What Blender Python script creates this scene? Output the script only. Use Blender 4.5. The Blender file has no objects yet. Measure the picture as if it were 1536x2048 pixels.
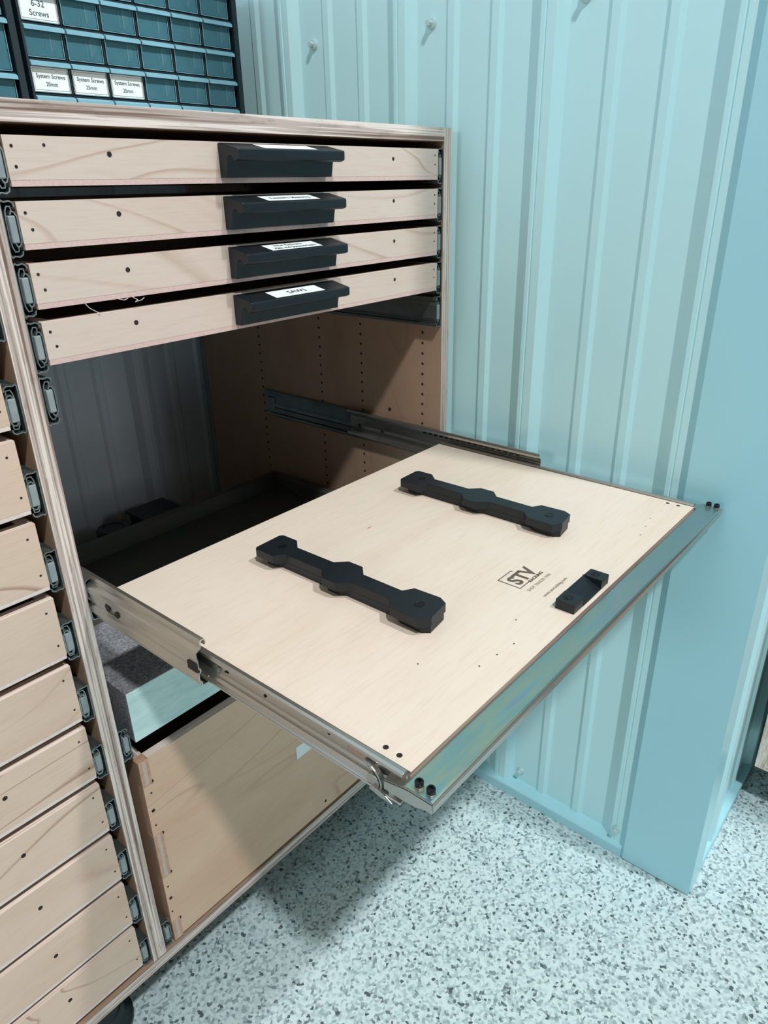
import bpy, bmesh, math, random
from mathutils import Vector, Matrix
random.seed(7)
SC = bpy.context.scene
COL = SC.collection
PI = math.pi

# ------------------------------------------------------------------ materials
def lin(c):
    c /= 255.0
    return c/12.92 if c <= 0.04045 else ((c+0.055)/1.055)**2.4
def S(r, g, b): return (lin(r), lin(g), lin(b), 1.0)

def newmat(name):
    m = bpy.data.materials.new(name); m.use_nodes = True
    nt = m.node_tree; b = nt.nodes['Principled BSDF']
    return m, nt, b
def N(nt, t, **kw):
    n = nt.nodes.new(t)
    for k, v in kw.items(): setattr(n, k, v)
    return n
def ramp(nt, stops, interp='LINEAR'):
    r = N(nt, 'ShaderNodeValToRGB'); cr = r.color_ramp; cr.interpolation = interp
    while len(cr.elements) < len(stops): cr.elements.new(0.5)
    for e, (p, c) in zip(cr.elements, stops): e.position = p; e.color = c
    return r
def coords(nt, scale=(1, 1, 1), rot=(0, 0, 0), rand=True):
    tc = N(nt, 'ShaderNodeTexCoord'); mp = N(nt, 'ShaderNodeMapping')
    mp.inputs['Scale'].default_value = scale; mp.inputs['Rotation'].default_value = rot
    if rand:
        oi = N(nt, 'ShaderNodeObjectInfo'); mu = N(nt, 'ShaderNodeVectorMath', operation='MULTIPLY_ADD')
        mu.inputs[1].default_value = (3.1, 5.3, 7.7)
        nt.links.new(oi.outputs['Random'], mu.inputs[0]); nt.links.new(tc.outputs['Object'], mu.inputs[2])
        nt.links.new(mu.outputs[0], mp.inputs['Vector'])
    else:
        nt.links.new(tc.outputs['Object'], mp.inputs['Vector'])
    return mp.outputs['Vector']
def mixc(nt, a, b, fac, blend='MIX'):
    m = N(nt, 'ShaderNodeMix', data_type='RGBA', blend_type=blend)
    for sock, v in ((m.inputs[6], a), (m.inputs[7], b), (m.inputs[0], fac)):
        if hasattr(v, 'node'): nt.links.new(v, sock)
        else: sock.default_value = v
    return m.outputs[2]
def noise(nt, vec, scale, detail=4, rough=.55, dist=0):
    n = N(nt, 'ShaderNodeTexNoise'); n.inputs['Scale'].default_value = scale
    n.inputs['Detail'].default_value = detail; n.inputs['Roughness'].default_value = rough
    n.inputs['Distortion'].default_value = dist
    nt.links.new(vec, n.inputs['Vector']); return n.outputs['Fac']
def bump(nt, b, h, strength, dist=.001):
    bp = N(nt, 'ShaderNodeBump'); bp.inputs['Strength'].default_value = strength; bp.inputs['Distance'].default_value = dist
    nt.links.new(h, bp.inputs['Height']); nt.links.new(bp.outputs['Normal'], b.inputs['Normal'])

def plain(name, col, rough=.5, metal=0, spec=.5, nz=None, nscale=40, bmp=0, bscale=900):
    m, nt, b = newmat(name)
    b.inputs['Base Color'].default_value = col; b.inputs['Roughness'].default_value = rough
    b.inputs['Metallic'].default_value = metal; b.inputs['Specular IOR Level'].default_value = spec
    v = coords(nt)
    if nz:
        f = noise(nt, v, nscale)
        r = ramp(nt, [(.3, (0, 0, 0, 1)), (.7, (1, 1, 1, 1))]); nt.links.new(f, r.inputs[0])
        nt.links.new(mixc(nt, col, nz, r.outputs[0]), b.inputs['Base Color'])
    if bmp: bump(nt, b, noise(nt, v, bscale, 2), bmp)
    return m

def birch(name, base, warm, line, axis='x', rough=.42, ring=1.0, linefac=.35, ac=3.2, pore=.95):
    """rotary-cut birch face: broad warm bands, fine pores and a few growth-ring lines"""
    m, nt, b = newmat(name)
    al = 1.0
    sc = (al, ac, ac) if axis == 'x' else (ac, al, ac) if axis == 'y' else (ac, ac, al)
    v = coords(nt, sc)
    f1 = noise(nt, v, 2.2, 5, .6, .6)
    r1 = ramp(nt, [(.32, base), (.5, base), (.72, warm)]); nt.links.new(f1, r1.inputs[0])
    # ring lines: contours of a smooth distorted field
    fr = noise(nt, v, 1.1*ring, 1.5, .5, .9)
    mu = N(nt, 'ShaderNodeMath', operation='MULTIPLY'); mu.inputs[1].default_value = 9.0; nt.links.new(fr, mu.inputs[0])
    fra = N(nt, 'ShaderNodeMath', operation='FRACT'); nt.links.new(mu.outputs[0], fra.inputs[0])
    rl = ramp(nt, [(0, (0, 0, 0, 1)), (.42, (0, 0, 0, 1)), (.5, (1, 1, 1, 1)), (.54, (0, 0, 0, 1))]); nt.links.new(fra.outputs[0], rl.inputs[0])
    gate = noise(nt, v, 1.7, 2); rg = ramp(nt, [(.45, (0, 0, 0, 1)), (.62, (linefac, linefac, linefac, 1))]); nt.links.new(gate, rg.inputs[0])
    lf = N(nt, 'ShaderNodeMath', operation='MULTIPLY'); nt.links.new(rl.outputs[0], lf.inputs[0]); nt.links.new(rg.outputs[0], lf.inputs[1])
    c = mixc(nt, r1.outputs[0], line, lf.outputs[0])
    # pores, short streaks along the grain
    sp = tuple(s*22 for s in (sc if True else sc)); k = 1.0
    v2 = coords(nt, tuple((30 if s == al else 420) for s in sc))
    f3 = noise(nt, v2, 1.0, 2, .5)
    r3 = ramp(nt, [(.3, (pore, pore*.99, pore*.975, 1)), (.5, (1, 1, 1, 1))]); nt.links.new(f3, r3.inputs[0])
    c = mixc(nt, c, r3.outputs[0], 1.0, 'MULTIPLY')
    nt.links.new(c, b.inputs['Base Color'])
    b.inputs['Roughness'].default_value = rough; b.inputs['Specular IOR Level'].default_value = .35
    bump(nt, b, f3, .05, .0005)
    return m

def plyedge(name, axis, light, dark, period=.0028, along='z', phase=0.0, contrast=1.0):
    """layered plywood edge, plies stacked along `axis`, streaky along the sheet"""
    m, nt, b = newmat(name)
    v = coords(nt, tuple(3.0 if a == along else (1/period if a == axis else 40.0) for a in 'xyz'), rand=False)
    f = noise(nt, v, .85, 2.5, .6, .15)
    mid = tuple((light[i]*.5+dark[i]*.5) for i in range(3))+(1,)
    r = ramp(nt, [(.34, dark), (.43, mid), (.50, mid), (.54, light), (.63, light), (.68, mid), (.78, dark)]); nt.links.new(f, r.inputs[0])
    v2 = coords(nt, tuple(26 if a == along else (1/period*.45 if a == axis else 60.0) for a in 'xyz'), rand=False)
    st = noise(nt, v2, 1.0, 3, .6)
    r2 = ramp(nt, [(.28, (.58, .50, .46, 1)), (.44, (1, 1, 1, 1))]); nt.links.new(st, r2.inputs[0])
    nt.links.new(mixc(nt, r.outputs[0], r2.outputs[0], .7*contrast, 'MULTIPLY'), b.inputs['Base Color'])
    b.inputs['Roughness'].default_value = .6; b.inputs['Specular IOR Level'].default_value = .25
    return m

M = {}
M['birch'] = birch('birch_drawer_face', S(213, 197, 185), S(204, 184, 168), S(172, 140, 118), 'x', linefac=.65)
M['birch_pink'] = birch('birch_lower_drawer_face', S(216, 193, 174), S(205, 177, 155), S(160, 122, 102), 'x', linefac=.85, ring=1.6)
M['birch_big'] = birch('birch_deep_drawer_face', S(220, 189, 162), S(211, 176, 147), S(168, 128, 102), 'x', linefac=.7, ring=1.3)
M['birch_tray'] = birch('birch_tray_top', S(224, 211, 196), S(218, 202, 184), S(204, 182, 160), 'x', rough=.36, linefac=.3, ac=4.0, pore=.95)
M['birch_side'] = birch('birch_panel_face', S(176, 148, 126), S(162, 132, 110), S(134, 104, 86), 'z', linefac=.3)
EL, ED = S(230, 219, 211), S(128, 106, 95)
M['edge_x'] = plyedge('ply_edge_upright', 'x', EL, ED, .0030, 'z', .25)
M['edge_z'] = plyedge('ply_edge_level', 'z', EL, ED, .0036, 'x', .1)
M['edge_y'] = plyedge('ply_edge_front', 'y', S(236, 224, 214), S(196, 172, 156), .0030, 'x', contrast=.4)
M['edge_tray'] = plyedge('ply_edge_tray', 'z', S(188, 168, 156), S(84, 66, 58), .0032, 'x')
M['edge_white'] = plain('pale_drawer_base_edge', S(230, 218, 213), .6, nz=S(216, 200, 194), nscale=300)
M['edge_pink'] = plain('pink_ply_edge', S(218, 194, 188), .6, nz=S(206, 176, 168), nscale=500)
M['edge_warm'] = plain('finger_joint_edge', S(204, 168, 144), .6, nz=S(186, 146, 120), nscale=120)
M['edge_core'] = plain('finger_joint_core', S(206, 190, 176), .6, nz=S(190, 170, 158), nscale=300)
M['hole'] = plain('dark_hole', S(38, 30, 26), .9)
M['black'] = plain('black_printed_plastic', S(17, 25, 31), .40, spec=.4, nz=S(21, 30, 37), nscale=60, bmp=.08, bscale=1500)
M['steel_dark'] = plain('galvanised_slide_steel', S(120, 134, 136), .36, metal=.85, nz=S(150, 160, 160), nscale=20)
M['steel'] = plain('zinc_slide_steel', S(186, 186, 180), .30, metal=.92, nz=S(190, 190, 184), nscale=6)
M['stop_grey'] = plain('grey_slide_stop_plastic', S(150, 160, 162), .55, nz=S(135, 146, 150), nscale=80)
M['bolt'] = plain('black_oxide_bolt', S(20, 22, 25), .38, metal=.4)
M['paper'] = plain('white_label_paper', S(240, 250, 250), .5)
M['ink'] = plain('black_ink', S(40, 44, 48), .6)
M['inkblue'] = plain('grey_blue_ink', S(60, 92, 104), .6)
M['engrave'] = plain('laser_engraved_brown', S(92, 84, 74), .7)
M['engrave_thin'] = plain('laser_engraved_thin', S(150, 140, 126), .7)
M['casing'] = plain('dark_organizer_plastic', S(20, 38, 46), .45)
M['wall'] = plain('painted_wall_steel', S(196, 240, 246), .30, spec=.5, nz=S(194, 239, 245), nscale=2)
M['wall_dark'] = plain('painted_back_wall_steel', S(214, 226, 236), .32, spec=.5, nz=S(211, 223, 233), nscale=2)
M['trim'] = plain('painted_trim_steel', S(172, 226, 238), .30, spec=.5, nz=S(169, 224, 236), nscale=2)
M['screw'] = plain('painted_screw_head', S(186, 216, 220), .3, spec=.6)
M['rubber'] = plain('black_foot_plastic', S(22, 34, 38), .4)
M['blackbox'] = plain('black_fitting_plastic', S(24, 27, 30), .5)

def zinc_rainbow():
    m, nt, b = newmat('rainbow_zinc_plate')
    v = coords(nt, (5, 34, 34), rand=False)
    f = noise(nt, v, 1.0, 3, .5, .8)
    r = ramp(nt, [(.28, S(150, 176, 176)), (.42, S(150, 182, 176)), (.47, S(178, 186, 158)), (.52, S(144, 188, 186)), (.57, S(158, 164, 198)), (.63, S(184, 176, 168)), (.74, S(152, 178, 180))])
    nt.links.new(f, r.inputs[0])
    v2 = coords(nt, (1, 1, 1), rand=False); sx = N(nt, 'ShaderNodeSeparateXYZ'); nt.links.new(v2, sx.inputs[0])
    mr = N(nt, 'ShaderNodeMapRange'); mr.inputs[1].default_value = .12; mr.inputs[2].default_value = .42; mr.inputs[3].default_value = .72; mr.inputs[4].default_value = .08
    nt.links.new(sx.outputs[0], mr.inputs[0])
    nt.links.new(mixc(nt, S(150, 174, 176), r.outputs[0], mr.outputs[0]), b.inputs['Base Color'])
    b.inputs['Metallic'].default_value = .85; b.inputs['Roughness'].default_value = .33
    return m
M['rainbow'] = zinc_rainbow()

def flake_floor():
    m, nt, b = newmat('epoxy_flake_floor')
    v = coords(nt, (1, 1, 1), rand=False)
    wz = N(nt, 'ShaderNodeTexNoise'); wz.inputs['Scale'].default_value = 120; nt.links.new(v, wz.inputs['Vector'])
    ad = N(nt, 'ShaderNodeVectorMath', operation='MULTIPLY_ADD'); ad.inputs[1].default_value = (.004, .004, 0)
    nt.links.new(wz.outputs['Color'], ad.inputs[0]); nt.links.new(v, ad.inputs[2])
    def vor(scale):
        n = N(nt, 'ShaderNodeTexVoronoi'); n.voronoi_dimensions = '2D'; n.inputs['Scale'].default_value = scale
        nt.links.new(ad.outputs[0], n.inputs['Vector']); s = N(nt, 'ShaderNodeSeparateColor'); nt.links.new(n.outputs['Color'], s.inputs[0])
        return s.outputs
    a = vor(265); c = vor(245)
    W1, W2, G1, G2, G3, D = S(206, 228, 232), S(192, 217, 221), S(175, 199, 204), S(156, 179, 184), S(132, 153, 158), S(84, 99, 103)
    ra = ramp(nt, [(0, W1), (.26, W2), (.52, G1), (.70, W1), (.82, G2), (.94, G3)], 'CONSTANT'); nt.links.new(a[0], ra.inputs[0])
    rb = ramp(nt, [(0, (0, 0, 0, 1)), (.94, (1, 1, 1, 1))], 'CONSTANT'); nt.links.new(c[1], rb.inputs[0])
    rc = ramp(nt, [(0, D), (.4, S(108, 125, 129)), (.8, G3)], 'CONSTANT'); nt.links.new(c[2], rc.inputs[0])
    col = mixc(nt, ra.outputs[0], rc.outputs[0], rb.outputs[0])
    nt.links.new(col, b.inputs['Base Color']); b.inputs['Roughness'].default_value = .38
    b.inputs['Specular IOR Level'].default_value = .35
    bump(nt, b, a[1], .08, .0006)
    return m
M['floor'] = flake_floor()

def granite(name, a, c, d):
    m, nt, b = newmat(name); v = coords(nt, rand=False)
    n = N(nt, 'ShaderNodeTexVoronoi'); n.inputs['Scale'].default_value = 420; nt.links.new(v, n.inputs['Vector'])
    s = N(nt, 'ShaderNodeSeparateColor'); nt.links.new(n.outputs['Color'], s.inputs[0])
    r = ramp(nt, [(0, a), (.5, c), (.85, d)], 'CONSTANT'); nt.links.new(s.outputs[0], r.inputs[0])
    nt.links.new(r.outputs[0], b.inputs['Base Color']); b.inputs['Roughness'].default_value = .7
    bump(nt, b, s.outputs[1], .35, .001)
    return m
M['pan'] = plain('dark_shelf_steel', S(70, 76, 75), .5, nz=S(84, 80, 72), nscale=18)
M['granite'] = granite('grey_granite', S(134, 138, 144), S(112, 116, 124), S(152, 156, 162))
def lit_stone():  # same granite, front coloured paler for the light falling on it
    m, nt, b = newmat('sawn_granite_lit_front'); v = coords(nt, (6, 6, 30), rand=False)
    f = noise(nt, v, 2.2, 6, .65); r = ramp(nt, [(.35, S(186, 222, 220)), (.55, S(210, 240, 238)), (.8, S(220, 246, 244))])
    nt.links.new(f, r.inputs[0]); nt.links.new(r.outputs[0], b.inputs['Base Color']); b.inputs['Roughness'].default_value = .5
    return m
M['granite_front'] = lit_stone()
def clear_plastic(name, col, rough, trans):
    m, nt, b = newmat(name); b.inputs['Base Color'].default_value = col; b.inputs['Roughness'].default_value = rough
    b.inputs['Transmission Weight'].default_value = trans; b.inputs['IOR'].default_value = 1.35
    v = coords(nt); f = noise(nt, v, 30, 2); r = ramp(nt, [(.3, tuple(x*.9 for x in col[:3])+(1,)), (.7, col)])
    nt.links.new(f, r.inputs[0]); nt.links.new(r.outputs[0], b.inputs['Base Color'])
    return m
M['bin'] = clear_plastic('clear_blue_bin_plastic', S(84, 140, 156), .22, .35)
M['bin_key'] = clear_plastic('moulded_bin_key', S(92, 146, 160), .25, .35)
M['bin_key2'] = clear_plastic('moulded_bin_key_edge', S(108, 160, 174), .25, .3)
M['bin_lip'] = clear_plastic('clear_bin_lip_plastic', S(150, 204, 222), .25, .25)

# ------------------------------------------------------------------ mesh builder
class MB:
    def __init__(s): s.v = []; s.f = []; s.mi = []; s.mats = []
    def m(s, mat):
        if mat not in s.mats: s.mats.append(mat)
        return s.mats.index(mat)
    def add(s, vs, fs, mat):
        b = len(s.v); k = s.m(mat); s.v += [tuple(x) for x in vs]
        for f in fs: s.f.append(tuple(b+i for i in f)); s.mi.append(k)
    def box(s, x0, x1, y0, y1, z0, z1, mat, front=None, top=None, left=None, right=None, bottom=None, back=None):
        x0, x1 = sorted((x0, x1)); y0, y1 = sorted((y0, y1)); z0, z1 = sorted((z0, z1))
        vs = [(x, y, z) for z in (z0, z1) for y in (y0, y1) for x in (x0, x1)]
        for f, mm in (((0, 1, 5, 4), front), ((4, 5, 7, 6), top), ((2, 0, 4, 6), left), ((1, 3, 7, 5), right), ((2, 3, 1, 0), bottom), ((3, 2, 6, 7), back)):
            s.add([vs[i] for i in f], [(0, 1, 2, 3)], mm or mat)
    def prism(s, pts, axis, a, b, mat, cap=None, order=None):
        """closed 2D polygon extruded along an axis; 2D is (y,z) for x, (x,z) for y, (x,y) for z"""
        def P(p, t): return {'x': (t, p[0], p[1]), 'y': (p[0], t, p[1]), 'z': (p[0], p[1], t)}[axis]
        n = len(pts); vs = [P(p, a) for p in pts]+[P(p, b) for p in pts]
        fs = [(i, (i+1) % n, n+(i+1) % n, n+i) for i in range(n)]
        s.add(vs, fs, mat)
        s.add(vs[:n], [tuple(range(n))[::-1]], cap or mat); s.add(vs[n:], [tuple(range(n))], cap or mat)
    def strip(s, pts, th, axis, a, b, mat):
        """open 2D polyline given thickness th, extruded along an axis (sheet metal profile)"""
        n = len(pts); nor = []
        for i in range(n):
            p = Vector(pts[max(i-1, 0)]); q = Vector(pts[min(i+1, n-1)]); c = Vector(pts[i])
            d1 = (c-p).normalized() if i > 0 else (q-c).normalized(); d2 = (q-c).normalized() if i < n-1 else d1
            n1 = Vector((-d1.y, d1.x)); n2 = Vector((-d2.y, d2.x)); w = n1+n2
            if w.length < 1e-6: w = n1.copy()
            w.normalize(); k = 1/max(.4, w.dot(n1)); nor.append(w*k*th/2)
        poly = [Vector(p)+o for p, o in zip(pts, nor)]; pol2 = [Vector(p)-o for p, o in zip(pts, nor)]
        def P(p, t): return {'x': (t, p[0], p[1]), 'y': (p[0], t, p[1]), 'z': (p[0], p[1], t)}[axis]
        A = [P(p, a) for p in poly]; B = [P(p, b) for p in poly]; A2 = [P(p, a) for p in pol2]; B2 = [P(p, b) for p in pol2]
        vs = A+B+A2+B2; fs = []
        for i in range(n-1):
            fs += [(i, i+1, n+i+1, n+i), (2*n+i+1, 2*n+i, 3*n+i, 3*n+i+1), (i+1, i, 2*n+i, 2*n+i+1), (n+i, n+i+1, 3*n+i+1, 3*n+i)]
        fs += [(0, n, 3*n, 2*n), (n-1, 3*n-1, 4*n-1, 2*n-1)]
        s.add(vs, fs, mat)
    def cyl(s, c, axis, r, h, mat, seg=20, r2=None, cap=None):
        r2 = r if r2 is None else r2
        ax = 'xyz'.index(axis); o = [i for i in range(3) if i != ax]
        vs = []
        for t, rr in ((0, r), (h, r2)):
            for k in range(seg):
                a = 2*PI*k/seg; p = list(c); p[ax] += t; p[o[0]] += rr*math.cos(a); p[o[1]] += rr*math.sin(a); vs.append(tuple(p))
        s.add(vs, [(k, (k+1) % seg, seg+(k+1) % seg, seg+k) for k in range(seg)], mat)
        s.add(vs[:seg], [tuple(range(seg))[::-1]], cap or mat); s.add(vs[seg:], [tuple(range(seg))], cap or mat)
    def lathe(s, c, prof, mat, seg=32):
        n = len(prof); vs = []
        for r, z in prof:
            for k in range(seg):
                a = 2*PI*k/seg; vs.append((c[0]+r*math.cos(a), c[1]+r*math.sin(a), c[2]+z))
        fs = [(i*seg+k, i*seg+(k+1) % seg, (i+1)*seg+(k+1) % seg, (i+1)*seg+k) for i in range(n-1) for k in range(seg)]
        fs += [tuple(range(seg))[::-1], tuple(range((n-1)*seg, n*seg))]
        s.add(vs, fs, mat)
    def text(s, body, size, mat, xf, bold=0.0, align='LEFT', width=None, spacing=1.0):
        """flat lettering; xf maps (u, v) to a 3D point"""
        cu = bpy.data.curves.new('lettering', 'FONT'); cu.body = body; cu.size = size; cu.align_x = align
        cu.offset = bold; cu.resolution_u = 3; cu.space_character = spacing
        ob = bpy.data.objects.new('lettering', cu); me = bpy.data.meshes.new_from_object(ob)
        vs = [v.co.copy() for v in me.vertices]; fs = [tuple(p.vertices) for p in me.polygons]
        if width and vs:
            w0 = min(v.x for v in vs); w1 = max(v.x for v in vs); k = width/(w1-w0)
            for v in vs: v.x *= k
        s.add([xf(v.x, v.y) for v in vs], fs, mat)
        bpy.data.objects.remove(ob); bpy.data.curves.remove(cu); bpy.data.meshes.remove(me)
    def build(s, name, parent=None, bevel=0, seg=2, smooth=False, label=None, recalc=True, kind=None):
        org = Vector((0, 0, 0)); p = parent
        while p is not None: org += p.location; p = p.parent
        me = bpy.data.meshes.new(name); me.from_pydata([Vector(v)-org for v in s.v], [], s.f)
        for mm in s.mats: me.materials.append(mm)
        me.polygons.foreach_set('material_index', s.mi)
        bm = bmesh.new(); bm.from_mesh(me)
        bmesh.ops.remove_doubles(bm, verts=bm.verts, dist=1e-6)
        if recalc: bmesh.ops.recalc_face_normals(bm, faces=bm.faces)
        bm.to_mesh(me); bm.free()
        if smooth:
            for pl in me.polygons: pl.use_smooth = True
        o = bpy.data.objects.new(name, me); COL.objects.link(o)
        if parent: o.parent = parent
        if bevel:
            md = o.modifiers.new('bevel', 'BEVEL'); md.width = bevel; md.segments = seg; md.limit_method = 'ANGLE'; md.angle_limit = .6
        if label: o['label'] = label
        if kind: o['kind'] = kind
        return o
def thing(name, label, cat, loc, group=None):
    o = bpy.data.objects.new(name, None); COL.objects.link(o); o.location = loc; o.empty_display_size = .05
    o['label'] = label; o['category'] = cat
    if group: o['group'] = group
    return o
def dup(o, parent, dz=0, dx=0):
    c = o.copy(); COL.objects.link(c); c.parent = parent
    c.location = (o.location.x+dx, o.location.y, o.location.z+dz); return c

# ------------------------------------------------------------------ the setting
XP = .0245            # pan face of the right wall
YB = .630             # pan face of the back wall
HR = .0145            # major rib height
ZT = 3.2
mb = MB(); mb.box(-4.5, 3.5, -6, YB+.1, -.05, 0, M['floor']); mb.build('floor', kind='structure')

def rib_profile(F0, lo, hi, pitch=.2286):
    """list of (t, height) running from hi down to lo; majors start at F0 + k*pitch"""
    pts = []; k = 6
    while k > -40:
        F = F0+k*pitch
        for dt, h in ((0, 0), (-.021, HR), (-.0255, HR), (-.0265, HR-.0014), (-.0285, HR-.0014), (-.0295, HR), (-.041, HR), (-.052, 0),
                      (-.100, 0), (-.106, .0042), (-.116, .0042), (-.122, 0), (-.168, 0), (-.174, .0042), (-.184, .0042), (-.190, 0)):
            t = F+dt
            if lo <= t <= hi: pts.append((t, h))
        k -= 1
    return [(hi, 0)]+pts+[(lo, pts[-1][1])]
# right wall, ribs run upright
mb = MB(); pr = rib_profile(.130, -.3655, YB, )
mb.strip([(XP-h, t) for t, h in pr], .0009, 'z', .016, ZT, M['wall'])
WR = mb.build('wall_right', kind='structure')
# back wall
mb = MB(); pr = rib_profile(-.127, -3.2, XP-.001)
mb.strip([(t, YB-h) for t, h in pr], .0009, 'z', .016, ZT, M['wall_dark'])
mb.build('wall_back', kind='structure')
# return wall beyond the corner
mb = MB(); pr = rib_profile(.150, .03, 1.6)
mb.strip([(t, -.4700-h*.9) for t, h in pr], .0009, 'z', .016, ZT, M['wall'])
mb.build('wall_return', kind='structure')
# base trim along the right wall: upright face, then a ledge up to the sheet
mb = MB()
mb.prism([(XP+.004, 0), (.0012, 0), (.0002, .0195), (.0012, .0215), (XP-.001, .0245), (XP+.004, .0245)], 'y', -.372, YB-.002, M['trim'])
mb.build('trim_1', kind='structure', bevel=.0008)
# corner flashing
mb = MB()
mb.strip([(.0108, -.3625), (.0102, -.3655), (.0012, -.3768), (.0012, -.4850), (.0560, -.4850), (.0560, -.4800)], .0012, 'z', .0022, ZT, M['trim'])
mb.build('trim_2', kind='structure')
# base trim along the return wall
mb = MB()
mb.prism([(-.4580, 0), (-.4848, 0), (-.4858, .0195), (-.4848, .0215), (-.4705, .0245), (-.4580, .0245)], 'x', .0575, 1.2, M['trim'])
mb.build('trim_3', kind='structure', bevel=.0008)
# hex washer-head screws on the right wall
def wall_screw(y, z, big=1.0):
    m = MB(); x = XP-.0005
    m.cyl((x-.0018, y, z), 'x', .0078*big, .0022, M['screw'], 20)
    m.cyl((x-.0034, y, z), 'x', .0062*big, .0016, M['screw'], 20, r2=.0072*big)
    m.cyl((x-.0105, y, z), 'x', .0042*big, .0085, M['screw'], 6)
    m.build('wall_screw', WR, bevel=.0005)
wall_screw(.0535, 1.2330); wall_screw(.2775, 1.2335); wall_screw(-.1690, 1.2320)
wall_screw(-.1655, .047); wall_screw(.5, 1.2335)
m = MB(); m.cyl((XP-HR-.0028, -.3565, .046), 'x', .0070, .002, M['screw'], 20); m.cyl((XP-HR-.0085, -.3565, .046), 'x', .0040, .006, M['screw'], 6); m.build('wall_screw', WR)

# ------------------------------------------------------------------ main cabinet
Z0, Z1 = .0990, 1.1053      # underside and top of the carcass
ZTI = 1.0890                # underside of the top panel
XR = -.0172; XDR = -.6184; XDL = -.6368; XLI = -1.2380; XLO = -1.2564
YK = .592
CAB = thing('tool_cabinet', 'birch plywood tool cabinet with a full bank of drawers and one tray pulled right out', 'cabinet', (-.62, .3, 0))
def panel_holes(m, x, side, zs=(.14, 1.07)):
    for y in (.0355, .1630, .2595, .4200):
        z = .8326+.016*14
        while z > zs[0]:
            if z < zs[1]: m.cyl((x-.00015 if side < 0 else x-.0003, y, z), 'x', .0022, .0004, M['hole'], 10)
            z -= .016
m = MB(); m.box(XR, 0, 0, YK, Z0+.018, Z1, M['birch_side'], front=M['edge_x'], top=M['edge_x'])
panel_holes(m, XR, -1)
m.cyl((XR-.0004, .103, .700), 'x', .003, .0005, M['hole'], 10)
m.build('side_panel', CAB)
m = MB(); m.box(XDL, XDR, 0, YK, Z0+.018, ZTI, M['birch_side'], front=M['edge_x']); m.build('divider_panel', CAB)
m = MB(); m.box(XLO, XLI, 0, YK, Z0+.018, Z1, M['birch_side'], front=M['edge_x'], top=M['edge_x']); m.build('side_panel', CAB)
m = MB(); m.box(XLI, XR, 0, YK, ZTI, Z1, M['birch_side'], front=M['edge_z']); m.build('top_panel', CAB)
m = MB(); m.box(XLO, 0, 0, YK, Z0, Z0+.018, M['birch_side'], front=M['edge_z'])
m.build('bottom_panel', CAB)
m = MB(); m.box(XDR, XR, .46, YK-.004, .372, .390, M['birch_side'], front=M['edge_z']); m.build('rear_shelf', CAB)
# levelling feet
def foot(x, y):
    m = MB()
    m.lathe((x, y, 0), [(.044, 0), (.046, .004), (.046, .010), (.042, .014), (.036, .022), (.033, .032), (.031, .034), (.031, .078), (.036, .080), (.036, Z0)], M['rubber'], 40)
    m.build('levelling_foot', CAB, smooth=False)
for fx, fy in ((-.703, .062), (-.055, .062), (-1.2, .062), (-.703, .53), (-.055, .53), (-1.2, .53)): foot(fx, fy)

# ---- ball-bearing slides (closed)
def slide_mesh(name, xp, sgn, zc, y0=.0015, y1=.40, parts=('o', 'm', 'i'), parent=CAB, w=.0125, mat=None, stop=True):
    """xp: carcass face; sgn: +1 towards +x; zc: middle height"""
    mat = mat or M['steel_dark']; m = MB(); h = .0222
    def U(pts): return [(xp+sgn*u, zc+z) for u, z in pts]
    if 'o' in parts:
        m.strip(U([(w-.0008, h-.0052), (w-.0016, h-.0022), (w-.0042, h-.0008), (.0042, h-.0016), (.0022, h-.0004), (.0008, h-.0018), (.0008, -h+.0018), (.0022, -h+.0004), (.0042, -h+.0016), (w-.0042, -h+.0008), (w-.0016, -h+.0022), (w-.0008, -h+.0052)]), .0011, 'y', y0, y1, mat)
    if 'm' in parts:
        m.strip(U([(w-.0028, h-.0084), (w-.0034, h-.0050), (.0062, h-.0048), (.0046, h-.0085), (.0040, h-.014), (.0040, -h+.014), (.0046, -h+.0085), (.0062, -h+.0048), (w-.0034, -h+.0050), (w-.0028, -h+.0084)]), .0010, 'y', y0+.002, y1-.02, mat)
    if 'i' in parts:
        m.strip(U([(.0066, h-.0112), (.0080, h-.0086), (w-.0024, h-.0092), (w-.0006, h-.0130), (w-.0006, -h+.0130), (w-.0024, -h+.0092), (.0080, -h+.0086), (.0066, -h+.0112)]), .0011, 'y', y0-.001, y1-.03, mat)
    o = m.build(name, parent)
    if stop:
        s = MB(); s.box(xp+sgn*.0046, xp+sgn*(w-.0018), y0-.0012, y0+.010, zc-.0108, zc+.0105, M['stop_grey'])
        s.build('end_stop', o, bevel=.0012)
    return o
# ---- drawers
XA, XB = -.6055, -.0310      # drawer width in the right bay
XC, XD = -1.2245, -.6507     # left bay
def drawer_box(m, xa, xb, zb, zt, mat, edge, dep=.42, fr=.012, bot=.0, botmat=None, z_front=None):
    """open-topped drawer: front, sides, back, base"""
    zf = zb+bot
    m.box(xa, xb, 0, fr, zf, zt, mat, top=edge, left=M['birch_side'], right=M['birch_side'])
    m.box(xa, xa+.012, fr, dep, zf, zt, M['birch_side'], top=edge); m.box(xb-.012, xb, fr, dep, zf, zt, M['birch_side'], top=edge)
    m.box(xa+.012, xb-.012, dep-.012, dep, zf, zt, M['birch_side'], top=edge)
    if bot: m.box(xa+.0005, xb-.0005, .0002, dep, zb, zf, botmat, bottom=M['birch_side'])
    else: m.box(xa+.012, xb-.012, fr, dep-.012, zb+.006, zb+.012, M['birch_side'])
def dot(m, x, z, r=.0017, y=0):
    m.cyl((x, y-.0003, z), 'y', r, .0005, M['hole'], 12)

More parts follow.
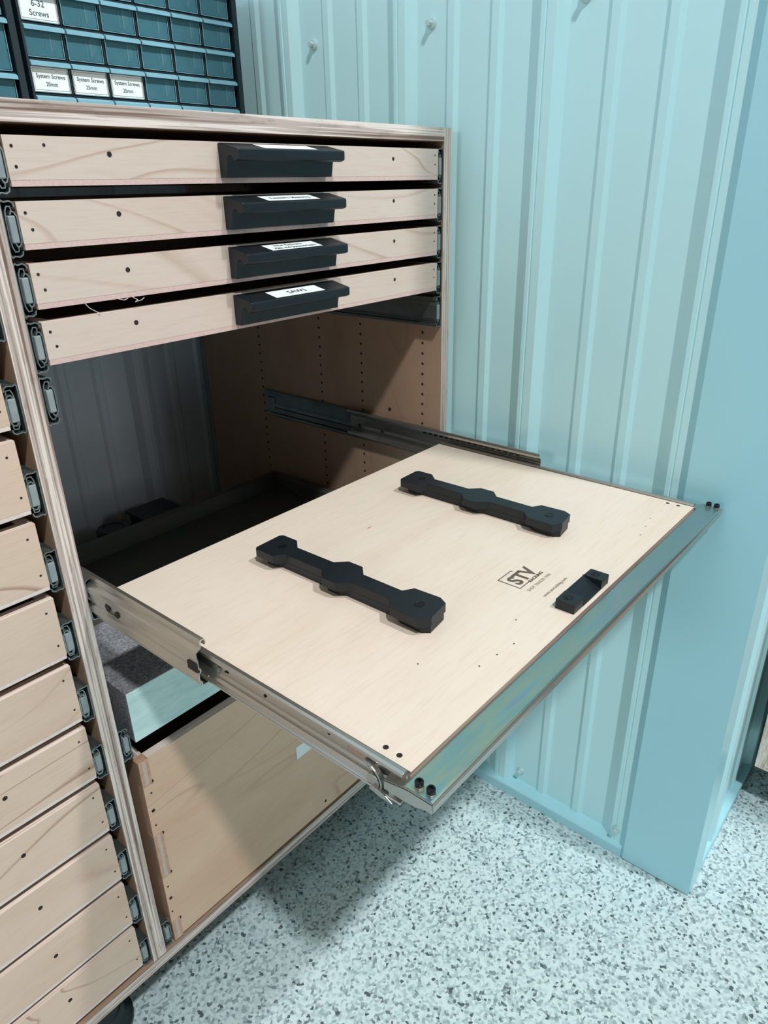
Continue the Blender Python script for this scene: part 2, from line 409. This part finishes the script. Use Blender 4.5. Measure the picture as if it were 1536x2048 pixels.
# right bay: four shallow drawers with black pulls
XH0, XH1 = -.3966, -.2466
HANDLE_LABELS = [None, ['Fasteners / Measuring'], ['Nut Drivers', 'Hex and Screwdrivers'], ['SAWS']]
for i in range(4):
    zb = 1.0425-.0481*i; zt = zb+.0372
    m = MB(); drawer_box(m, XA, XB, zb, zt, M['birch'], M['edge_y'], bot=.0048, botmat=M['edge_pink'])
    zc = zb+.0245
    dot(m, -.515, zc, .0023); dot(m, -.1255, zc, .0021)
    for dx, dzz in (((.0062, .005), (.0068, -.010), (.033, .006)) if i == 0 else ((.0062, .004), (.0095, -.009))): dot(m, XA+dx, zc+dzz, .0013)
    for dzz in (.005, -.006): dot(m, XB-.007, zc+dzz, .001)
    d = m.build('drawer', CAB)
    # pull: sloping top, drooping lip with finger hook behind it, thick back plate
    zt2 = zt-.0012
    prof = [(0, zt2), (-.0035, zt2+.0002), (-.030, zt2-.0056), (-.0308, zt2-.0068), (-.0306, zt2-.0142), (-.0298, zt2-.0152), (-.0246, zt2-.0168), (-.0222, zt2-.0160),
            (-.0212, zt2-.0136), (-.0196, zt2-.0120), (-.0172, zt2-.0116), (-.0150, zt2-.0124), (-.0134, zt2-.0142), (-.0122, zt2-.0180), (-.0098, zt2-.0312), (0, zt2-.0312)]
    m = MB(); m.prism(prof, 'x', XH0, XH1, M['black']); h = m.build('handle', d, bevel=.0007)
    # right end of the pull's back plate is cut in under the lip: build as a darker cheek groove
    lab = HANDLE_LABELS[i]
    m = MB()
    def top(u, v, off=.0003): return (u, v, zt2+.0002-(-v-.0035)*(.0058/.0265)+off)
    x0, x1, y0, y1 = -.3600, -.2855, -.0095, -.0285
    m.add([top(x0, y1), top(x1, y1), top(x1, y0), top(x0, y0)], [(0, 1, 2, 3)], M['paper'])
    if lab:
        if len(lab) == 1 and i == 3: m.text(lab[0], .0105, M['ink'], lambda u, v: top(-.3215+u, -.0225+v, .0005), .0001, 'CENTER')
        elif len(lab) == 1: m.text(lab[0], .0075, M['ink'], lambda u, v: top(-.3225+u, -.0215+v, .0005), .0001, 'CENTER', width=.056)
        else:
            m.text(lab[0], .0068, M['ink'], lambda u, v: top(-.3260+u, -.0168+v, .0005), .0001, 'CENTER', width=.040)
            m.text(lab[1], .0068, M['ink'], lambda u, v: top(-.3225+u, -.0250+v, .0005), .0001, 'CENTER', width=.060)
    m.build('handle_label', d, recalc=False)
    if i == 2:      # torn fibres hanging from the lower edge
        for px, pts in enumerate(([(-.5630, 0), (-.5600, -.0040), (-.5560, -.0068), (-.5500, -.0105)], [(-.5150, 0), (-.5100, -.0030), (-.5130, -.0046), (-.5060, -.0036), (-.5030, -.0018)], [(-.5300, .0002), (-.5240, -.0016), (-.5200, -.0004)])):
            m = MB(); m.strip([(x, zb+z) for x, z in pts], .0005, 'y', -.0012, -.0007, M['edge_white']); m.build('wood_splinter', d)
    for xp, sg in ((XDR, 1), (XR, -1)): slide_mesh('drawer_slide', xp, sg, zb+.0165)
# an empty pair of slides under them
for xp, sg in ((XDR, 1), (XR, -1)): slide_mesh('drawer_slide', xp, sg, .8505+.0165)

# left bay: drawers on an 80 mm pitch
for i in range(12):
    zb = .1285+.0802*i
    if zb > 1.02: break
    zt = min(zb+.0705, 1.085)
    m = MB(); drawer_box(m, XC, XD, zb, zt, M['birch_pink'], M['edge_y'], fr=.0125, bot=.0042, botmat=M['edge_white'])
    dot(m, -.7415, zb+.043, .0026); dot(m, XD-.0098, zt-.013, .0012); dot(m, XD-.0062, zb+.018, .0012)
    dot(m, XC+.0910, zb+.043, .0026)
    m.build('drawer', CAB, bevel=.0006)
    for xp, sg in ((XDL, -1), (XLI, 1)): slide_mesh('drawer_slide', xp, sg, zb+.0160, w=.0135)

# right bay: deep bottom drawer with finger-jointed corners
zb, zt = .1215, .4325; fx = -.6030; bx = -.0330
m = MB()
SL = ((.4325, .3945), (.3140, .2400), (.1575, .1215))     # side-panel fingers seen in the front
xs = fx+.0125
m.box(xs, bx, 0, .0125, zb+.003, zt, M['birch_big'], top=M['edge_y'])
lastz = zt
for a, b in ((.3945, .3140), (.2400, .1575)):
    m.box(fx, xs, 0, .0125, b, a, M['birch_big'], top=M['edge_y'], left=M['edge_warm'])
m.box(bx-.012, bx, .0125, .42, zb, zt, M['birch_side'], top=M['edge_x'])
m.box(xs, bx-.012, .408, .42, zb, zt, M['birch_side']); m.box(xs, bx-.012, .0125, .408, zb+.01, zb+.016, M['birch_side'])
for hx, hz in ((-.5965, .354), (-.5975, .200), (-.315, .139)): dot(m, hx, hz, .0024)
for hx, hz in ((-.5945, .381), (-.597, .330), (-.598, .222), (-.599, .176), (-.240, .30)): dot(m, hx, hz, .0013)
for a, b in SL:
    if b > .13: m.cyl((xs-.0006, -.0004, b+.0024), 'y', .0026, .0006, M['hole'], 14)
    if a < .4: m.cyl((xs-.0006, -.0004, a-.0024), 'y', .0026, .0006, M['hole'], 14)
bd = m.build('drawer', CAB)
m = MB()
m.box(fx, xs, .0125, .42, zb, zt, M['birch_side'], top=M['edge_x'], left=M['birch_side'])
for a, b in SL:
    m.box(fx-.0004, xs-.0003, -.0008, .0125, b+.0006, a-.0002, M['edge_warm'], left=M['birch_side'])
    m.box(fx+.0040, fx+.0085, -.0011, .0100, b+.001, a-.0006, M['edge_core'])
m.build('drawer_side', bd, bevel=.0004)
m = MB(); m.box(-.3660, -.290, -.0005, 0, .2640, .2860, M['paper']); m.build('drawer_label', bd)
for xp, sg in ((XDR, 1), (XR, -1)): slide_mesh('drawer_slide', xp, sg, .1450)
# low shelf on slides that carries the granite slab
m = MB(); m.box(-.6040, -.0320, .030, .40, .4500, .4615, M['pan'])
m.box(-.6040, -.0320, .376, .394, .4615, .5270, M['pan']); m.box(-.6040, -.5900, .160, .376, .4615, .5270, M['pan']); m.box(-.0500, -.0320, .160, .376, .4615, .5270, M['pan'])
m.box(-.5900, -.0500, .160, .376, .4615, .5000, M['pan'])
m.build('pull_out_shelf', CAB, bevel=.001)
for xp, sg in ((XDR, 1), (XR, -1)): slide_mesh('drawer_slide', xp, sg, .4670)

# ---- the pulled-out tray
ZP = .6690; YF, YR = -.4013, -.0116; PX0, PX1 = -.5998, -.0358
m = MB(); m.box(PX0, PX1, YF, YR, ZP-.0120, ZP, M['birch_tray'], front=M['edge_tray'], left=M['edge_tray'], right=M['edge_tray'], back=M['edge_tray'])
for hx, hy in ((-.5925, -.3724), (-.5925, -.3851), (-.0377-.006, -.3715), (-.0372-.006, -.3844)):
    m.cyl((hx, hy, ZP-.0001), 'z', .0023, .0003, M['hole'], 16)
for hx, hy in ((-.470, -.372), (-.447, -.375), (-.424, -.378), (-.10, -.372), (-.125, -.376), (-.15, -.38), (-.5, -.33), (-.39, -.36)):
    m.cyl((hx, hy, ZP-.0001), 'z', .0009, .0002, M['hole'], 8)
m.prism([(-.3330, -.1236), (-.3290, -.1221), (-.3235, -.1222), (-.3205, -.1230), (-.3250, -.1239)], 'z', ZP-.0001, ZP+.0001, M['edge_warm'])
m.prism([(-.3300, -.1234), (-.3278, -.1226), (-.3256, -.1229), (-.3270, -.1237)], 'z', ZP-.0001, ZP+.0002, M['hole'])
TR = m.build('pull_out_tray', CAB, bevel=.0006, label='pale birch tray board on extended steel rails')
# front bar
ZBR = .6668
m = MB()
m.strip([(-.4030, ZBR-.0085), (-.4034, ZBR-.0016), (-.4048, ZBR-.0008), (-.4262, ZBR-.0008), (-.4276, ZBR-.0016)], .0015, 'x', -.6105, -.0128, M['rainbow'])
m.strip([(-.4276, ZBR-.0016), (-.4284, ZBR-.0034), (-.4284, ZBR-.0060), (-.4262, ZBR-.0068), (-.4262, ZBR-.0082), (-.4274, ZBR-.0088), (-.4274, ZBR-.0098), (-.4240, ZBR-.0106)], .0013, 'x', -.6105, -.0128, M['steel'])
m.build('front_bar', TR, label='iridescent zinc-plated steel front bar')
# end brackets
for x0, x1 in ((-.6112, -.5985), (-.0280, -.0122)):
    m = MB(); xo = x0 if x0 < -.3 else x1-.0014
    m.prism([(-.386, .6530), (-.386, .6608), (-.4065, .6652), (-.4278, .6652), (-.4278, .6566), (-.4205, .6564), (-.4140, .6540), (-.4050, .6528)], 'x', xo, xo+.0014, M['steel'])
    m.prism([(-.386, .6600), (-.386, .6612), (-.4065, .6656), (-.4278, .6656), (-.4278, .6644), (-.4065, .6644)], 'x', x0, x1, M['steel'])
    m.build('end_bracket', TR)
for bx_, by_ in ((-.6045, -.4122), (-.6045, -.4222), (-.0170, -.4128), (-.0165, -.4222)):
    m = MB(); z = ZBR+.0003
    m.cyl((bx_, by_, z), 'z', .0036, .0008, M['steel'], 20)
    m.lathe((bx_, by_, z+.0008), [(.0030, 0), (.0032, .0004), (.0032, .0034), (.0028, .0040), (.0017, .0040), (.0017, .0022), (.0002, .0020)], M['bolt'], 18)
    m.build('cap_bolt', TR)
# rails: fixed outer, travelling middle, inner bolted to the tray (both sides)
def rails(xp, sg):
    fl_ = 1.0 if sg > 0 else .42
    def U(pts): return [(xp+sg*u, z) for u, z in pts]
    m = MB(); zt_, zb_ = .6850, .6375
    m.strip(U([(.0105*fl_, zt_-.005), (.0112*fl_, zt_-.0018), (.0082*fl_, zt_), (.0030*fl_, zt_-.0012), (.0008, zt_-.0030), (.0008, .668), (.0008, .664), (.0034, .660), (.0040, .656), (.0008, .652), (.0008, zb_+.0020), (.0022*fl_, zb_), (.0082*fl_, zb_), (.0112*fl_, zb_+.0018), (.0105*fl_, zb_+.005)]), .0012, 'y', .0, .41, M['steel_dark'])
    fixed = m.build('drawer_slide', CAB)
    m = MB(); m.box(xp+sg*.0012, xp+sg*.0060, .388, .408, .649, .673, M['stop_grey']); m.build('end_stop', fixed, bevel=.001)
    m = MB(); zt_, zb_ = .6870, .6420
    m.strip(U([(.0122, zt_-.0060), (.0128, zt_-.0028), (.0116, zt_), (.0090, zt_-.0004), (.0076, zt_-.0026), (.0074, zt_-.0070), (.0034, zt_-.0098), (.0022, zt_-.0110), (.0022, zt_-.0165), (.0030, zt_-.0178), (.0030, zb_+.0190), (.0046, zb_+.0172), (.0046, zb_+.0150), (.0024, zb_+.0128), (.0022, zb_+.0060), (.0042, zb_+.0036), (.0046, zb_), (.0100, zb_), (.0120, zb_+.0030), (.0112, zb_+.0065)]), .0012, 'y', -.1800, .19, M['steel'])
    # ball cage strip and slots
    for k in range(17):
        y = -.150+k*.0105
        m.box(xp+sg*.0105, xp+sg*.0128, y, y+.006, zt_-.0092, zt_-.0066, M['bolt'])
    m.cyl((xp+sg*.0012, -.036, .6665), 'x', .0042, sg*.0006, M['hole'], 16); m.cyl((xp+sg*.0012, -.0525, .6645), 'x', .0036, sg*.0006, M['hole'], 16)
    m.box(xp+sg*.0012, xp+sg*.0018, -.0525, -.036, .6620, .6632, M['hole'])
    m.box(xp+sg*.0010, xp+sg*.0022, -.1795, -.1660, .6565, .6650, M['hole'])
    for yy in (.11, .16): m.cyl((xp+sg*.0125, yy, .664), 'x', .004, sg*.0004, M['hole'], 14)
    m.build('middle_rail', TR, bevel=.0003)
    m = MB(); zt_, zb_ = .6712, .6462
    m.strip(U([(.0110, zt_-.0026), (.0114, zt_-.0006), (.0132, zt_), (.0158, zt_-.0003), (.0164, zt_-.0022), (.0160, zb_+.0092), (.0146, zb_+.0076), (.0142, zb_+.0040), (.0122, zb_+.0014), (.0084, zb_), (.0074, zb_+.0014)]), .0012, 'y', -.4000, -.012, M['steel'])
    # web details: rivets, holes, slot
    xo = xp+sg*.0154
    for yy, zz, rr in ((-.252, .6605, .0016), (-.325, .6625, .0014)): m.cyl((xo, yy, zz), 'x', rr, -sg*.0006, M['hole'], 12)
    m.prism([(-.205, .6600), (-.199, .6595), (-.203, .6640)], 'x', xo, xo-sg*.0006, M['hole'])
    m.box(xo, xo-sg*.0005, -.366, -.344, .6592, .6664, M['edge_warm']); m.box(xo, xo-sg*.0009, -.3450, -.3436, .6585, .6672, M['steel']); m.box(xo, xo-sg*.0007, -.366, -.344, .6664, .6671, M['hole'])
    m.cyl((xo, -.190, .6600), 'x', .0042, -sg*.0022, M['steel'], 18)
    inner = m.build('side_rail', TR, bevel=.0003)
    # release catch near the front
    m = MB(); xc = xp+sg*.0128
    m.cyl((xc, -.3745, .6520), 'x', .0058, -sg*.0046, M['steel'], 24)
    m.cyl((xc+sg*.002, -.3680, .6615), 'x', .0040, -sg*.0032, M['steel'], 20)
    m.box(xc-sg*.0012, xc-sg*.0016, -.3705, -.3655, .6611, .6619, M['hole']); m.box(xc-sg*.0012, xc-sg*.0016, -.3684, -.3676, .6590, .6640, M['hole'])
    arc = [(-.366+.0165*math.cos(a), .6515+.0140*math.sin(a)) for a in [PI*.5+PI*.75*k/10 for k in range(11)]]
    m.strip(arc, .0016, 'x', xc-sg*.0005, xc-sg*.0048, M['steel'])
    m.prism([(-.376, .6500), (-.388, .6475), (-.394, .6440), (-.384, .6430), (-.372, .6455)], 'x', xc, xc-sg*.0065, M['steel'])
    m.build('release_catch', TR, bevel=.0003)
rails(XDR, 1); rails(XR, -1)

# hold-down bars: three lobes on a stem, plate overhanging its foot
def hold_bar(cx, mirror=1):
    y = lambda t: t
    L = [(-.0205, -.0858), (-.0175, -.0835), (.0160, -.0822), (.0200, -.0850), (.0203, -.1066), (.0090, -.1195), (.0096, -.1725), (.0205, -.1835), (.0208, -.2025), (.0096, -.2135), (.0096, -.2628), (.0205, -.2695), (.0222, -.2990), (.0172, -.3085), (-.0100, -.3125), (-.0205, -.3055), (-.0208, -.2730), (-.0098, -.2630), (-.0098, -.2150), (-.0205, -.2030), (-.0208, -.1850), (-.0098, -.1740), (-.0098, -.1215), (-.0208, -.1130)]
    c = -.4468 if mirror > 0 else cx
    top = [(cx+u, v) for u, v in L]
    m = MB(); m.prism(top, 'z', ZP+.0085, ZP+.0180, M['black'])
    foot = []
    for u, v in L: foot.append((cx+max(-.0135, min(.0205, u)), max(-.3110, min(-.0900, v))))
    low = [(cx+u*.99 if abs(u) < .0105 else cx+math.copysign(.0138, u), (v*.985-.0015) if abs(u) > .0105 and v > -.2 else v) for u, v in L]
    m2 = [(-.0098, -.0900), (.0098, -.0900), (.0135, -.0950), (.0135, -.1050), (.0096, -.1140), (.0096, -.1790), (.0135, -.1850), (.0135, -.2010), (.0096, -.2070), (.0096, -.2690), (.0150, -.2740), (.0200, -.2990), (.0160, -.3075), (-.0095, -.3112), (-.0150, -.3040), (-.0140, -.2790), (-.0098, -.2720), (-.0098, -.2080), (-.0135, -.2020), (-.0135, -.1860), (-.0098, -.1800), (-.0098, -.1150), (-.0135, -.1060), (-.0135, -.0950)]
    m.prism([(cx+u, v) for u, v in m2], 'z', ZP, ZP+.0086, M['black'])
    for sy in (-.1050, -.2905):
        m.lathe((cx+.0005, sy, ZP+.0180), [(.0052, .0001), (.0046, .0006), (.0040, .0002), (.0030, .0002)], M['bolt'], 20)
    o = m.build('mounting_bar', TR, bevel=.0010, label=None)
    s = MB()
    for sy in (-.1050, -.2905):
        s.lathe((cx+.0005, sy, ZP+.0181), [(.0036, 0), (.0034, .0012), (.0014, .0013), (.0012, .0008), (.0002, .0008)], M['steel_dark'], 18)
    return o
hold_bar(-.4475); hold_bar(-.2015)
# front stop block with a ramp between two screw posts
m = MB(); bx0, bx1, by0, by1, hb = -.3492, -.2745, -.3975, -.3780, .0102
m.box(bx0, bx0+.0185, by0, by1, ZP, ZP+hb, M['black']); m.box(bx1-.0165, bx1, by0, by1, ZP, ZP+hb, M['black'])
m.prism([(by1, ZP), (by1, ZP+hb), (by0, ZP+.0012), (by0, ZP)], 'x', bx0+.0185, bx1-.0165, M['black'])
for sx in (bx0+.0095, bx1-.0080):
    m.lathe((sx, -.3865, ZP+hb), [(.0046, .0001), (.0042, .0005), (.0036, .0002), (.0026, .0001), (.0024, .0006), (.0002, .0006)], M['bolt'], 18)
m.build('stop_block', TR, bevel=.0006)
# laser-engraved logo
m = MB(); zl = ZP+.0003
def fl(u, v): return (u, v, zl)
def seg(x0, y0, x1, y1, w=.0011):
    if abs(x1-x0) > abs(y1-y0): m.add([fl(x0-w/2, y0-w/2), fl(x1+w/2, y0-w/2), fl(x1+w/2, y0+w/2), fl(x0-w/2, y0+w/2)], [(0, 1, 2, 3)], M['engrave'])
    else: m.add([fl(x0-w/2, y0), fl(x0+w/2, y0), fl(x0+w/2, y1), fl(x0-w/2, y1)], [(0, 1, 2, 3)], M['engrave'])
seg(-.3386, -.3342, -.3386, -.3083); seg(-.3386, -.3083, -.3138, -.3083); seg(-.3138, -.3083, -.3138, -.3105); seg(-.3386, -.3342, -.3218, -.3342)
m.text('STV', .0232, M['engrave'], lambda u, v: fl(-.3335+u, -.3302+v), .0008, 'LEFT', width=.0375)
m.text('RACKING', .0052, M['engrave'], lambda u, v: fl(-.3212+u, -.3362+v), .0002, 'LEFT', width=.0255)
m.text('SHOP TRAILER VAN', .0056, M['engrave_thin'], lambda u, v: fl(-.3380+u, -.3446+v), .0, 'LEFT', width=.0435)
m.text('www.stvracking.com', .0056, M['engrave_thin'], lambda u, v: fl(-.3375+u, -.3615+v), .00006, 'LEFT', width=.0465)
m.build('engraved_logo', TR, recalc=False)

# ------------------------------------------------------------------ granite slab and the fittings behind it
G = thing('granite_slab', 'thick grey granite slab with its front coloured paler as if lit, lying in the cabinet under the pulled-out tray', 'slab', (-.318, .08, .4615))
m = MB(); m.box(-.6005, -.0365, 0, .155, .4620, .5315, M['granite'], front=M['granite_front']); m.build('slab', G, bevel=.0016)
J = thing('round_fitting', 'black round capped fitting in the dark back of the cabinet, behind the granite slab', 'fitting', (-.315, .525, .3906))
m = MB(); m.lathe((-.315, .525, .3906), [(.030, 0), (.034, .010), (.034, .050), (.026, .056), (.024, .058)], M['blackbox'], 32); m.build('body', J)
m = MB(); m.lathe((-.315, .525, .448), [(.029, 0), (.031, .003), (.031, .019), (.028, .023), (.020, .0235), (.018, .0215), (.002, .0215)], M['blackbox'], 32); m.build('cap', J)
K = thing('black_fitting_box', 'small black box with a flat lid in the dark cabinet back, beside the round fitting', 'box', (-.225, .525, .3906))
m = MB(); m.prism([(.495, .3906), (.495, .4695), (.560, .4695), (.560, .3906)], 'x', -.262, -.190, M['blackbox']); m.build('body', K, bevel=.002)
m = MB(); m.box(-.268, -.184, .491, .562, .470, .477, M['blackbox']); m.build('lid', K, bevel=.002)

# ------------------------------------------------------------------ small-parts organizers on the cabinet top
def bin_drawer(name, parent, x0, x1, zb, zt, y, lines=None, dep=.13):
    m = MB(); lip = .0068
    m.box(x0+.0006, x1-.0034, y, y+.0016, zb, zt-lip+.001, M['bin'])
    m.box(x0+.0006, x0+.0020, y, y+dep, zb, zt-lip, M['bin']); m.box(x1-.0048, x1-.0034, y, y+dep, zb, zt-lip, M['bin'])
    m.box(x0+.0006, x1-.0034, y, y+dep, zb, zb+.0014, M['bin']); m.box(x0+.0006, x1-.0034, y+dep-.0014, y+dep, zb, zt-lip, M['bin'])
    m.box(x0+.0006, x1-.0034, y-.0006, y, zb, zb+.0008, M['bin_lip']); m.box(x0+.0004, x0+.0012, y-.0006, y, zb, zt-lip, M['bin_lip']); m.box(x1-.0040, x1-.0032, y-.0006, y, zb, zt-lip, M['bin_lip'])
    d = m.build(name, parent)
    m = MB(); m.prism([(y+.003, zt), (y-.0020, zt-.0006), (y-.0058, zt-.0030), (y-.0064, zt-lip), (y-.0052, zt-lip), (y-.0044, zt-.0034), (y, zt-lip+.0012), (y+.003, zt-lip+.001)], 'x', x0, x1-.0008, M['bin_lip'])
    m.build('finger_lip', d)
    # moulded half-round divider key behind the front
    cx = x0+(x1-x0)*.60; r = (zt-zb)*.30; m = MB()
    arc = [(cx+.002+r*.72*math.cos(a), zb+.008+r+r*math.sin(a)) for a in [-PI/2+PI*k/12 for k in range(13)]]
    m.prism(arc, 'y', y-.0002, y+.001, M['bin_key'])
    m.box(cx-.0055, cx-.0037, y-.0003, y+.001, zb+.006, zb+.008+r*1.8, M['bin_key']); m.box(cx+.0008, cx+.0024, y-.0004, y+.001, zb+.006, zb+.008+r*1.8, M['bin_key2'])
    m.build('divider_key', d)
    if lines:
        m = MB(); yl = y-.0006; a0, a1, b0, b1 = x0+.0002, x1-.0028, zb+.0005, zt-lip-.0003
        m.box(a0, a1, yl, yl+.0004, b0, b1, M['paper'])
        f = yl-.0002; e = .0019; w = .00035
        def P(u, v): return (u, f, v)
        for (q0, q1, s0, s1) in ((a0+e, a1-e, b0+e, b0+e+w), (a0+e, a1-e, b1-e-w, b1-e), (a0+e, a0+e+w, b0+e, b1-e), (a1-e-w, a1-e, b0+e, b1-e)):
            m.add([P(q0, s0), P(q1, s0), P(q1, s1), P(q0, s1)], [(0, 1, 2, 3)], M['inkblue'])
        cxx = (a0+a1)/2; hh = b1-b0
        if lines[0].startswith('6'):
            m.text(lines[0], .0094, M['inkblue'], lambda u, v: P(cxx+u, b0+hh*.56+v), .0001, 'CENTER'); m.text(lines[1], .0088, M['inkblue'], lambda u, v: P(cxx+u, b0+hh*.20+v), .0001, 'CENTER')
        else:
            m.text(lines[0], .0066, M['inkblue'], lambda u, v: P(cxx+u, b0+hh*.56+v), .0001, 'CENTER', width=.0385); m.text(lines[1], .0066, M['inkblue'], lambda u, v: P(cxx+u, b0+hh*.24+v), .0001, 'CENTER', width=.0155)
        m.build('drawer_label', d, recalc=False)
    return d
def organizer(x0, x1, nx, ny, pitchx, pitchz, xf, zf, name_label, labels, ndep=.15):
    yo = .380; root = thing('parts_organizer', name_label, 'parts organizer', ((x0+x1)/2, yo+.08, Z1))
    ztop = zf+pitchz*ny+.006
    m = MB(); y0 = yo-.001
    m.box(x0, x0+.0030, y0-.003, yo+ndep, Z1, ztop, M['casing']); m.box(x1-.0085, x1, y0-.003, yo+ndep, Z1, ztop, M['casing'])
    m.box(x0, x1, y0-.003, yo+ndep, ztop-.004, ztop, M['casing']); m.box(x0, x1, y0-.003, yo+ndep, Z1, Z1+.004, M['casing'])
    m.box(x0, x1, yo+ndep-.003, yo+ndep, Z1, ztop, M['casing'])
    for j in range(ny): m.box(x0+.003, x1-.003, yo+.001, yo+ndep-.003, zf+pitchz*j-.0028, zf+pitchz*j-.0010, M['casing'])
    for i in range(1, nx): m.box(xf+pitchx*i-.0026, xf+pitchx*i-.0012, yo+.001, yo+ndep-.003, Z1+.004, ztop-.004, M['casing'])
    m.build('case', root)
    for j in range(ny):
        for i in range(nx):
            bin_drawer('bin_drawer', root, xf+pitchx*i, xf+pitchx*i+pitchx*.965 if pitchx < .08 else xf+pitchx*i+pitchx-.003, zf+pitchz*j, zf+pitchz*j+(.0352 if pitchz < .05 else .0560), yo, labels.get((i, j)), ndep-.02)
    return root
organizer(-.3830, -.0400, 6, 5, .05490, .03840, -.3792, 1.1152, 'dark organizer of small clear drawers, three labelled for system screws, on the cabinet top',
          {(0, 1): ('System Screws', '20mm'), (1, 1): ('System Screws', '25mm'), (2, 1): ('System Screws', '25mm'), (0, 3): ('6-32', 'Screws')})
organizer(-.7300, -.3890, 3, 4, .1105, .0582, -.7270, 1.1155, 'dark organizer of larger clear drawers, cut by the left photo edge, on the cabinet top', {})

# ------------------------------------------------------------------ plywood cabinet beyond the corner
F = thing('plywood_cabinet', 'plywood cabinet beyond the wall corner, only its lower left edge in view at the right', 'cabinet', (.50, -.80, 0))
fx0 = .2420; m = MB(); m.box(fx0, fx0+.45, -.5190, -.5010, .1000, .95, M['birch_side'], left=M['edge_y'], bottom=M['edge_y']); m.build('side_panel', F)
m = MB(); m.box(fx0, fx0+.45, -1.10, -.5190, .1000, .1180, M['birch_side'], left=M['edge_z']); m.build('bottom_panel', F)
m = MB(); m.box(fx0+.001, fx0+.013, -1.09, -.5330, .1250, .30, M['birch_pink'], top=M['edge_y']); m.build('drawer_front', F)
m = MB(); m.box(fx0+.001, fx0+.013, -1.09, -.5330, .3070, .50, M['birch_pink'], top=M['edge_y']); m.build('drawer_front', F)
m = MB(); m.box(fx0, fx0+.45, -1.10, -.5190, .93, .95, M['birch_side'], left=M['edge_z']); m.build('top_panel', F)
m = MB(); m.box(fx0+.43, fx0+.45, -1.10, -.5190, .118, .93, M['birch_side']); m.build('back_panel', F)
for fy in (-.66, -1.02):
    for fxx in (fx0+.14, fx0+.38):
        m = MB(); m.lathe((fxx, fy, 0), [(.044, 0), (.046, .010), (.036, .022), (.031, .034), (.031, .1)], M['rubber'], 28); m.build('levelling_foot', F)

# ------------------------------------------------------------------ light
def area(name, loc, target, size, power, col=(1, 1, 1), size_y=None):
    l = bpy.data.lights.new(name, 'AREA'); l.energy = power; l.color = col; l.size = size
    l.shape = 'RECTANGLE' if size_y else 'DISK'
    if size_y: l.size_y = size_y
    o = bpy.data.objects.new(name, l); COL.objects.link(o); o.location = loc
    d = Vector(target)-Vector(loc); o.rotation_euler = d.to_track_quat('-Z', 'Y').to_euler(); return o
area('ceiling_lamp', (-1.66, -2.35, 4.5), (-.3, -.2, .6), .24, 124, (1, .99, .98))
area('ceiling_lamp', (.30, -2.35, 4.5), (-.3, -.2, .6), .20, 92, (1, .99, .98))
area('door_daylight', (.50, -4.0, 1.7), (-.35, 0, .7), .4, 19, (.97, .98, 1.0), 1.8)
area('wall_fill', (-4.2, -.35, 1.8), (0, -.3, .8), .8, 23, (.97, 1, 1))  # added fill from the left to brighten the right wall, no window there
w = bpy.data.worlds.new('World'); SC.world = w; w.use_nodes = True
bg = w.node_tree.nodes['Background']; bg.inputs['Color'].default_value = (.80, .93, 1.0, 1); bg.inputs['Strength'].default_value = .04

# ------------------------------------------------------------------ camera
R = Matrix(((0.64602831, -0.76308953, -0.01848775), (-0.3296235, -0.25704845, -0.90844617), (0.68847351, 0.59297594, -0.41759282)))
cam = bpy.data.cameras.new('camera'); co = bpy.data.objects.new('camera', cam); COL.objects.link(co)
right, down, fwd = R[0], R[1], R[2]
mw = Matrix((( right[0], -down[0], -fwd[0], -.89325), (right[1], -down[1], -fwd[1], -.63425), (right[2], -down[2], -fwd[2], 1.03947), (0, 0, 0, 1)))
co.matrix_world = mw
cam.sensor_fit = 'AUTO'; cam.sensor_width = 36; cam.lens = 36*1430.1/2048; cam.clip_start = .01
SC.camera = co
SC.view_settings.view_transform = 'Standard'; SC.view_settings.look = 'None'; SC.view_settings.gamma = 1
SC.view_settings.exposure = 0; SC.view_settings.use_curve_mapping = False
SC.cycles.use_denoising = True
